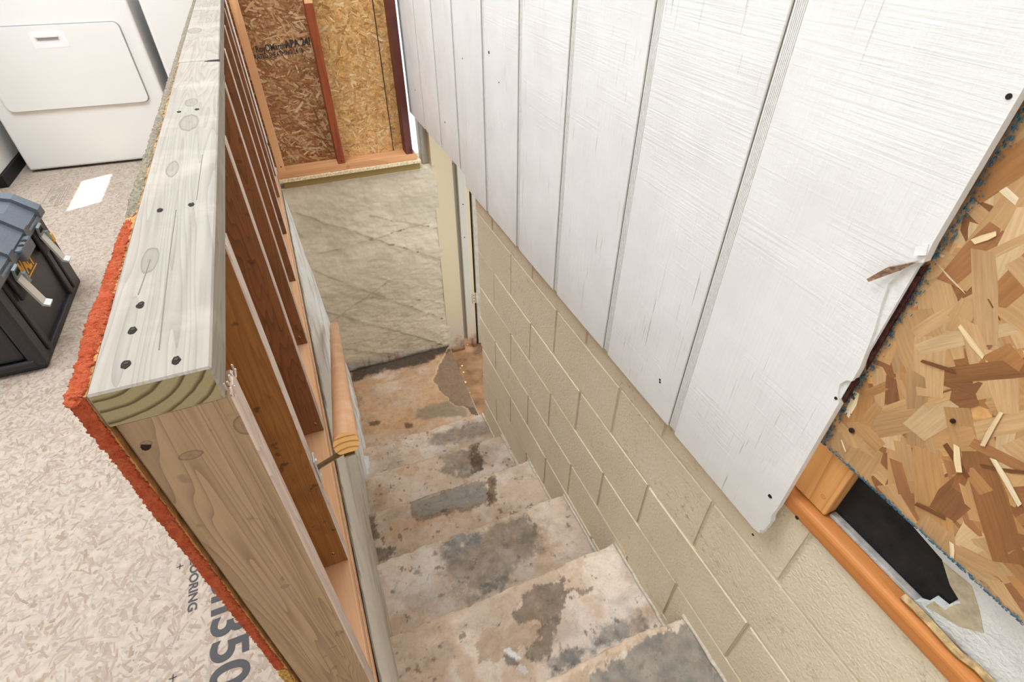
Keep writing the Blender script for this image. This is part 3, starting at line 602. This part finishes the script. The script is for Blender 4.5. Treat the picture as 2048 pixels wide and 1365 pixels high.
# strand board skin on the far side of the studs, its rough edges painted red
def edge_skin():
    sk = lg(MB().box(-.1005, -.0895, Y0 + .002, YE + .02, .0, H - .002).build('outer_sheathing', OSBB, gwall))
    RED = NT('red_edge_paint', .85, .2); f = RED.noise(RED.co(), 420, 4, .7); g = RED.noise(RED.co((1, 1, 1)), 60, 4)
    RED.bump(f, 1.0, .004); RED.col(RED.mix(RED.math('MULTIPLY', RED.ramp(f, [(.58, 0.0), (.72, 1.0)]), .45), RED.ramp(g, [(.3, (186, 76, 42)), (.7, (210, 108, 68))]), (128, 52, 30)))
    RAWE = plain('raw_strand_edge', (124, 114, 96), .9, .15, 0, .25, .9, 260)
    def rope(name, a, b, n, widthdir, nrm, w0, seed, mat, taper=None):
        """rough lip that follows the panel's cut edge from a to b"""
        a, b, wd, nn = map(lambda q: np.array(q, float), (a, b, widthdir, nrm)); mm = 14
        t = np.linspace(0, 1, n)[:, None]; th = np.linspace(-.15 * math.pi, 1.15 * math.pi, mm)[None, :]
        ln = np.linalg.norm(b - a); rs = fbm(t * ln * 420 + 0 * th, th * 4 + 0 * t, seed, 3); rb = fbm(t * ln * 18 + 0 * th, th * 0 + 0 * t, seed + 3, 3)
        wv = w0(t) if callable(w0) else w0
        px = np.cos(th) * wv * (.75 + .5 * rb) + 0 * t; pn = np.sin(th) * wv * .45 * (.5 + rb) + 0 * t
        rad = (rs - .5) * .0062
        cap = np.clip(np.minimum(t, 1 - t) * ln / .006, 0, 1) ** .5; px = px * cap; pn = pn * cap; rad = rad * cap
        P = a + (b - a) * t[..., None] + wd * (px + np.cos(th) * rad)[..., None] + nn * (pn + np.sin(th) * rad)[..., None]
        o = grid_mesh(name, P, None, sk, mat); o.data.transform(ig); return o
    xm = -.0965
    rope('red_painted_edge', (xm - .001, Y0 - .006, H - .003), (xm, .038, H - .003), 640, (1, 0, 0), (0, 0, 1), lambda t: .0060 + .0022 * np.exp(-((t - .35) / .3) ** 2), 1, RED.m)
    rope('raw_edge', (xm, .040, H - .003), (xm, YE, H - .003), 500, (1, 0, 0), (0, 0, 1), .0062, 5, RAWE)
    rope('red_painted_edge', (xm, Y0 + .001, H + .0035), (xm, Y0 + .001, .30), 520, (1, 0, 0), (0, -1, 0), lambda t: .0058 - .0004 * t, 9, RED.m)
    rope('raw_edge', (xm, Y0 + .001, .298), (xm, Y0 + .001, .0), 220, (1, 0, 0), (0, -1, 0), .0062, 13, plain('raw_strand_edge_brown', (168, 130, 70), .9, .15, 0, .3, .9, 260))
edge_skin()

# ================================================================== HANDRAIL
hr = empty('handrail', (.067, -.009, .42)); tag(hr, 'round wooden handrail sloping down along the white stairwell wall', 'handrail')
A = Vector((.067, -.009, .42)); B = Vector((.088, 1.74, .42 - .575 * 1.75)); D = (B - A).normalized(); Lr = (B - A).length
railm = wood('handrail_wood', (210, 164, 124), (194, 144, 104), (162, 108, 72), 'y', False, 5, (216, 196, 178), [], .45, .35, .3)
rl_end = endgrain('handrail_end_grain', (236, 186, 118), (176, 116, 58), (.0, 0, -.055), .0105)
q = Matrix([[1, 0, 0, 0], [0, 1, 0, 0], [0, 0, 1, 0], [0, 0, 0, 1]])
Xl = Vector((1, 0, 0)); Xl = (Xl - D * Xl.dot(D)).normalized(); Zl = Xl.cross(D)
RM = Matrix([[Xl[i], D[i], Zl[i]] for i in range(3)]).to_4x4()
def rail():
    n = 28; prof = []
    for i in range(n):
        t = 2 * math.pi * i / n; x, z = .0225 * math.cos(t), .0225 * math.sin(t); prof.append((x, max(z, -.0165)))
    bm = bmesh.new(); rings = []
    for (s, k) in [(0, 1), (.3, 1), (.8, 1), (1.3, 1), (Lr - .06, 1), (Lr - .02, .93), (Lr - .006, .75), (Lr, .45)]:
        rings.append([bm.verts.new((x * k, s, z * k)) for x, z in prof])
    for a, b in zip(rings, rings[1:]):
        for i in range(n): f = bm.faces.new((a[i], b[i], b[(i + 1) % n], a[(i + 1) % n])); f.smooth = True
    f0 = bm.faces.new(rings[0]); f0.material_index = 1; bm.faces.new(rings[-1][::-1]); bmesh.ops.recalc_face_normals(bm, faces=bm.faces)
    me = bpy.data.meshes.new('rail'); bm.to_mesh(me); bm.free(); o = link('rail', me, hr, [railm, rl_end]); o.matrix_local = RM; return o
rail()
def bracket(s, wall_x, dz):
    c = A + D * s - A; r = RM.to_3x3(); under = Vector((c.x, c.y, c.z)) + Zl * -.0165
    px = wall_x - A.x; pz = c.z - .0165 - dz; py = c.y + .01
    b = empty('bracket'); bpy.data.objects.remove(b)
    o = MB().box(px, px + .003, py - .013, py + .013, pz - .033, pz + .033, .001).build('bracket', STEEL, hr)
    m = MB(); m.tube([(px + .002, py, pz), (px + .010, py, pz + .004), (under.x - .012, under.y, under.z - .012), (under.x - .002, under.y, under.z - .003)], .0052, 10)
    m.build('bracket_arm', BRASS, o, True)
    m = MB(); m.box(under.x - .010, under.x + .010, under.y - .022, under.y + .022, under.z - .004, under.z - .001, .0008).build('bracket_saddle', BRASS, o)
    for k in (-1, 1): MB().cyl((px + .002, py, pz + k * .022), (px + .006, py, pz + k * .022), .0045, .003, 10).build('screw', STEEL, o)
bracket(.035, .0005, .052); bracket(1.45, .055, .03)

# ================================================================== END WALL FRAMING
ef = empty('framed_wall', (.4, YE, ZE)); tag(ef, 'timber framed wall with strand board sheathing on top of the end concrete wall', 'framed wall')
ie = Matrix.Translation((-.4, -YE, -ZE))
def le(o): o.data.transform(ie); return o
FY = 2.358; BY = FY + .089
mud = wood('treated_sill_wood', (150, 124, 72), (132, 106, 58), (98, 76, 40), 'x', False, 5, None, [], .8, .4, .3)
redw = wood('red_stained_wood', (158, 82, 44), (138, 64, 34), (96, 40, 24), 'z', True, 6, (110, 48, 34), [], .5, .6, .4, .2)
redd = wood('dark_red_stained_wood', (112, 62, 48), (92, 46, 38), (62, 30, 30), 'z', True, 6, (70, 40, 48), [], .5, .6, .4, .2)
tan = wood('fresh_tan_wood', (228, 176, 128), (214, 158, 108), (186, 126, 80), 'z', True, 6, None, [], .65, .5, .3); tanx = wood('fresh_tan_plate', (216, 162, 114), (202, 146, 98), (170, 112, 70), 'x', False, 6, None, [(-.02, .03, .07, .02, .05, .02)], .65, .5, .35)
le(box('sill_timber', mud, ef, .022, .792, FY - .002, BY, ZE, -.0185, .002)); le(box('strand_board_strip', plain('strip_core', (206, 184, 148), .85, .2, 0, .2, .5, 120), ef, .012, .798, FY - .012, BY + .02, -.018, 0, .001))
le(box('bottom_plate', tanx, ef, .006, .775, FY, BY, 0, .038, .0015))
sL = le(box('stud', tan, ef, .012, .050, FY + .002, BY, .038, 2.3, .0015)); sM = le(box('stud', redw, ef, .331, .369, FY, BY - .002, .038, 2.3, .0015))
le(box('upper_stud', tan, ef, .3315, .3695, FY - .0006, FY + .03, .80, 2.3, .0015))
sR = le(box('stud', redd, ef, .718, .758, FY, BY - .002, .038, 2.3, .0015))
for (s_, q) in ((sL, (562, 334)), (sM, (683, 322)), (sR, (822, 300))):
    c = on(1, FY, *q); le(MB().cyl((c[0], FY - .001, c[2]), (c[0], FY + .004, c[2]), .0035, None, 8).build('nail_hole', DRK, s_))
BRN = [(188, 142, 96), (172, 124, 80), (150, 102, 62), (206, 164, 118), (160, 108, 66), (136, 90, 54), (196, 150, 104), (214, 178, 136), (146, 96, 58)]
GLD = [(224, 178, 116), (212, 162, 98), (232, 190, 130), (200, 146, 84), (220, 172, 108), (188, 132, 74), (236, 200, 148), (206, 154, 92), (216, 170, 110)]
for i, (x0, x1, pal, n, an, bc) in enumerate([(.0, .345, BRN, 1900, (-.35, .75), (156, 110, 68)), (.348, .768, GLD, 2600, (.1, 1.0), (206, 156, 96))]):
    pn = le(MB().box(x0, x1, BY, BY + .012, .036, 2.3, .0005).build('sheathing_panel', plain('strand_core_%d' % i, bc, .85, .2, 0, .15, .3, 60), ef))
    ln = (.02, .075) if i == 0 else (.012, .05)
    so_ = strands('wood_strands', pn, OSBG, (x0 + .001, BY, .038), (1, 0, 0), (0, 0, 1), (0, -1, 0), x1 - x0 - .002, .95, n, ln, (.003, .012), pal, 200 + i, an, None, .0014, .9); le(so_)
    if i == 0:
        le(text_part('stencil_lettering', 'RoyOMartin', pn, INKO, .041, (.066, BY, .599), (1, 0, .065), (-.065, 0, 1), .0022, .0001, .70, 0, .0008)); le(text_part('stencil_lettering', 'APA 24/', pn, INKO, .044, (.206, BY, .611), (1, 0, .065), (-.065, 0, 1), .0022, .0001, .82, 0, .0016))
        le(text_part('stencil_lettering', 'RATED SHEATHING 24/16', pn, INKO, .030, (.052, BY, .570), (1, 0, .065), (-.065, 0, 1), .0022, .0001, .68, 0, .0006))
    else:
        c0 = on(1, BY - .002, 745, 0); c1 = on(1, BY - .002, 786, 296)
        le(MB().box(.661, .666, BY - .0022, BY - .0018, .04, 1.0).build('ink_line', INKO, pn))
        rr = random.Random(2); m = MB()
        for j in range(46):
            x, z = rr.uniform(.40, .70), rr.uniform(.06, .95); s_ = rr.uniform(.0012, .004); m.box(x - s_, x + s_, BY - .002, BY - .0016, z - s_ * .6, z + s_ * .6)
        kk = le(m.build('dark_flecks', RAW, pn)); kk['kind'] = 'stuff'
# corner post beyond the gap
po = box('corner_post', plain('grey_green_paint', (168, 162, 146), .6, .3, 0, .05, .2, 30), None, .822, .93, 2.42, 2.50, ZE, 2.3, .003); tag(po, 'grey painted post behind the siding at the far corner of the stairwell', 'post')

# ================================================================== DOORWAY
dr = empty('door_1', (1.0, 2.37, -1.55)); tag(dr, 'beige painted door frame at the foot of the stairs', None, None, 'structure')
idr = Matrix.Translation((-1.0, -2.37, 1.55))
def ldr(o): o.data.transform(idr); return o
def pcol(name, c, dirt=True):
    t = NT(name, .5, .35); z = t.n('ShaderNodeSeparateXYZ'); tc = t.n('ShaderNodeTexCoord'); t.L(tc.outputs['Object'], z.inputs[0])
    nz = t.noise(t.co((6, 6, 6)), 1, 5, .65); h = t.math('ADD', z.outputs[2], t.math('MULTIPLY', t.math('SUBTRACT', nz, .5), -.5))
    c1 = t.mix(t.ramp(h, [(.22, 1.0), (.36, 0.0)]), c, (190, 172, 148)); c1 = t.mix(t.ramp(h, [(.02, 1.0), (.14, 0.0)]), c1, (126, 84, 44)); t.bump(nz, .1, .002)
    return t.col(c1)
beige = pcol('beige_door_paint', (196, 176, 140)); strip = pcol('pale_strip_paint', (186, 176, 158))
ldr(box('jamb', beige, dr, .862, .992, 2.365, 2.42, -1.56, 2.2, .002)); ldr(box('jamb_shade_strip', plain('jamb_shade_tone', (158, 148, 132), .6), dr, .992, 1.03, 2.378, 2.42, -1.46, 2.2, .001))  # grey strip carries the shadow between jamb and stop as colour
stp = ldr(box('door_stop', strip, dr, 1.016, 1.064, 2.350, 2.378, -1.455, 2.2, .002))
for q in [(926, 409), (929, 475), (928, 590)][:2]:
    c = on(1, 2.350, *q); ldr(MB().cyl((c[0], 2.3485, c[2]), (c[0], 2.354, c[2]), .004, None, 8).build('screw', SCREW, stp))
ldr(box('hinge_jamb', beige, dr, 1.064, 1.092, 2.365, 2.42, -1.56, 2.2, .001)); ldr(box('door_gap', DRK, dr, 1.090, 1.118, 2.40, 2.42, -1.56, 2.2, 0))
ldr(box('door_leaf', plain('door_leaf_paint', (176, 166, 146), .5, .3, 0, .06, .1, 30), dr, 1.112, 1.60, 2.38, 2.42, -1.545, 2.2, .002))
hz = ldr(MB().box(1.074, 1.112, 2.361, 2.366, -1.13, -1.04, .001).cyl((1.105, 2.358, -1.13), (1.105, 2.358, -1.04), .006).build('hinge', plain('painted_hinge', (196, 182, 150), .5, .4, .2), dr))
for z in (-1.11, -1.085, -1.06): ldr(MB().cyl((1.086, 2.359, z), (1.086, 2.363, z), .0035, None, 8).build('hinge_screw', SCREW, hz))
rr = random.Random(6)
for (u, v, s_) in [(924, 732, .010), (930, 765, .011), (935, 690, .006), (927, 745, .008), (921, 737, .006), (940, 786, .005)]:
    c = on(2, -1.558, u, v); t = bmesh.new(); bmesh.ops.create_icosphere(t, subdivisions=1, radius=s_)
    for vv in t.verts: vv.co = Vector((vv.co.x * rr.uniform(.7, 1.3), vv.co.y * rr.uniform(.7, 1.3), vv.co.z * .5 * rr.uniform(.6, 1.2)))
    m = MB(); m.add(t, Matrix.Translation((c[0], c[1], -1.557))); o = m.build('paint_chip', plain('yellow_chip', (226, 196, 128), .8) if 'yellow_chip' not in bpy.data.materials else bpy.data.materials['yellow_chip'])
    tag(o, 'small yellowish crumb on the brown floor of the doorway', 'debris', 'crumbs in the doorway')

# ================================================================== DRYER AND NEIGHBOURS
def rrect(x0, x1, z0, z1, r, n=6):
    p = []
    for cx, cz, a in ((x1 - r, z1 - r, 0), (x0 + r, z1 - r, 90), (x0 + r, z0 + r, 180), (x1 - r, z0 + r, 270)):
        for i in range(n + 1): t = math.radians(a + 90 * i / n); p.append((cx + r * math.cos(t), cz + r * math.sin(t)))
    return p
dy = empty('clothes_dryer', (-.865, 2.945, 0), math.radians(-3.5)); tag(dy, 'white front-loading clothes dryer with a wide rectangular door', 'dryer')
box('body', WHITE, dy, -.395, .395, 0, .70, .012, .92, .012, 3)
dm = MB().prism([(x, -.001, z) for x, z in rrect(-.335, .325, .315, .70, .03)], (0, .001, 0)).build('door_seam', plain('seam_grey', (150, 148, 146), .6), dy)
door = MB().prism([(x, -.012, z) for x, z in rrect(-.330, .320, .319, .696, .027)], (0, .0115, 0)).build('door', WHITE, dy)
hd = MB().prism([(x, -.0125, z) for x, z in rrect(-.075, .075, .60, .672, .006)], (0, .001, 0)).build('handle_plate', plain('handle_white', (228, 226, 224), .35), door)
MB().box(-.055, .045, -.022, -.0125, .645, .658, .003, 2).build('handle', WHITE, hd); MB().box(-.05, .04, -.0135, -.0122, .632, .645, 0).build('handle_recess', plain('recess_grey', (176, 174, 172), .6), hd)
for sx in (-.34, .34): MB().cyl((sx, .05, 0), (sx, .05, .014), .02).build('foot', DARK, dy)
ws = empty('washing_machine', (-.02, 2.93, 0), math.radians(-3.5)); tag(ws, 'white washing machine standing right of the dryer behind the guard wall', 'washer')
box('body', WHITE, ws, -.40, .20, -.02, .66, .02, .92, .012, 3); box('kick_panel', DARK, ws, -.38, .18, 0.0, .6, 0, .02, 0)
cb = empty('storage_cabinet', (-1.33, 2.78, 0)); tag(cb, 'white cabinet left of the dryer partly out of frame', 'cabinet')
box('body', WHITE, cb, -.6, 0, 0, .85, .06, 1.5, .004); box('plinth', plain('black_plinth', (34, 32, 34), .7), cb, -.6, .012, .01, .85, 0, .06, 0)
bl = box('leaning_board', WHITE, None, -1.9, -1.318, 2.60, 2.615, .0, 1.2, .002); tag(bl, 'thin white board standing in front of the white cabinet', 'board')
bt = MB().box(-1.34, -1.30, 2.615, 2.645, 0, 1.2, .002).build('wood_strip', tan); tag(bt, 'narrow raw wood strip beside the white board', 'wood strip')

# ================================================================== TOOLBOX
tb = empty('tool_box', (-.80, 1.06, 0)); tag(tb, 'black plastic tool box with two pale latches on the pale floor', 'tool box')
W_ = -.46; Ly = .545
def tbx(name, mat, x0, x1, y0, y1, z0, z1, bev=.004, parent=tb, seg=2): return box(name, mat, parent, x0, x1, y0, y1, z0, z1, bev, seg)
bodyb = MB(); bodyb.prism([(W_ + .03, .012, .01), (-.010, .012, .01), (.0, .0, .295), (W_, .0, .295)], (0, Ly - .012, 0)).build('body', BLACKP, tb)
tbx('base_rim', BLACKP, W_ + .01, .004, -.004, Ly + .004, 0, .022, .006)
for (a, b) in [(.0, .055), (.07, .10), (.42, .455), (.47, Ly)]: tbx('body_rib', BLACKP, -.012, .005, a, b, .015, .292, .005)
tbx('side_panel', BLACKP, W_ + .05, -.03, -.010, .01, .05, .26, .012); tbx('side_groove_rib', BLACKP, W_ + .02, -.012, -.016, .004, .02, .045, .006)
tbx('corner_rib', BLACKP, -.030, .012, -.012, .03, .02, .285, .008)
lid = MB().prism([(.012, -.012, .292), (.016, -.012, .318), (-.03, -.012, .366), (-.09, -.012, .386), (W_ + .09, -.012, .386), (W_ + .03, -.012, .366), (W_ - .014, -.012, .318), (W_ - .012, -.012, .292)], (0, Ly + .024, 0)).build('lid', GREYP, tb)
tbx('lid_rim', GREYP, W_ - .02, .020, -.018, Ly + .018, .288, .306, .005)
for (a, b, x1) in [(.005, .05, .026), (.16, .20, .02), (.335, .375, .02), (.49, .535, .026)]:
    MB().prism([(x1, a, .300), (x1 + .002, a, .328), (-.026, a, .378), (-.09, a, .398), (-.20, a, .398), (-.20, a, .300)], (0, b - a, 0)).build('lid_ridge', GREYP, lid)
hp = tbx('hasp', GREYP, .012, .034, .215, .325, .270, .312, .006, lid)
for y in (.25, .285): MB().cyl((.026, y, .3115), (.026, y, .3128), .008, None, 14).build('padlock_hole', DRK, hp)
tbx('handle_bar', GREYP, -.30, -.16, .06, Ly - .06, .402, .43, .012, lid); tbx('corner_knob', GREYP, -.10, -.05, Ly + .0, Ly + .03, .33, .365, .008, lid)
for y in (.105, .40):
    rc = tbx('latch_recess', BLACKP, .006, .018, y - .012, y + .066, .20, .300, .004)
    lt = MB(); lt.prism([(.026, y + .006, .300), (.032, y + .006, .296), (.026, y + .006, .262), (.020, y + .006, .262)], (0, .042, 0)); lt.build('latch_bracket', plain('latch_grey', (120, 132, 134), .4, .5, .3) if 'latch_grey' not in bpy.data.materials else bpy.data.materials['latch_grey'], tb)
    for j in range(3): tbx('latch_slot', DRK, .0285, .0315, y + .012 + j * .011, y + .019 + j * .011, .276, .292, 0)
    ar = MB(); ar.prism([(.020, y + .008, .262), (.026, y + .008, .264), (.046, y + .008, .166), (.060, y + .008, .158), (.058, y + .008, .152), (.040, y + .008, .160)], (0, .036, 0)); ar.build('latch_lever', STEEL, tb)
    tbx('latch_tab', bpy.data.materials['latch_grey'], .022, .034, y + .044, y + .062, .228, .264, .002)
tbx('yellow_tab', YELC, .018, .03, .468, .49, .21, .24, .003)
lo = MB().prism([(.0035, .125, .206), (.0035, .325, .206), (.0035, .325, .288), (.0035, .125, .288)], (.0012, 0, 0)).build('logo_plate', BLACKP, tb)
MB().box(.0047, .0056, .13, .32, .209, .214).box(.0047, .0056, .13, .32, .279, .284).build('logo_bar', YEL, lo)
text_part('logo_lettering', 'DEWALT', lo, YEL, .070, (.0047, .132, .222), (0, 1, 0), (0, 0, 1), .0004, .0003, .645, 0, .003)
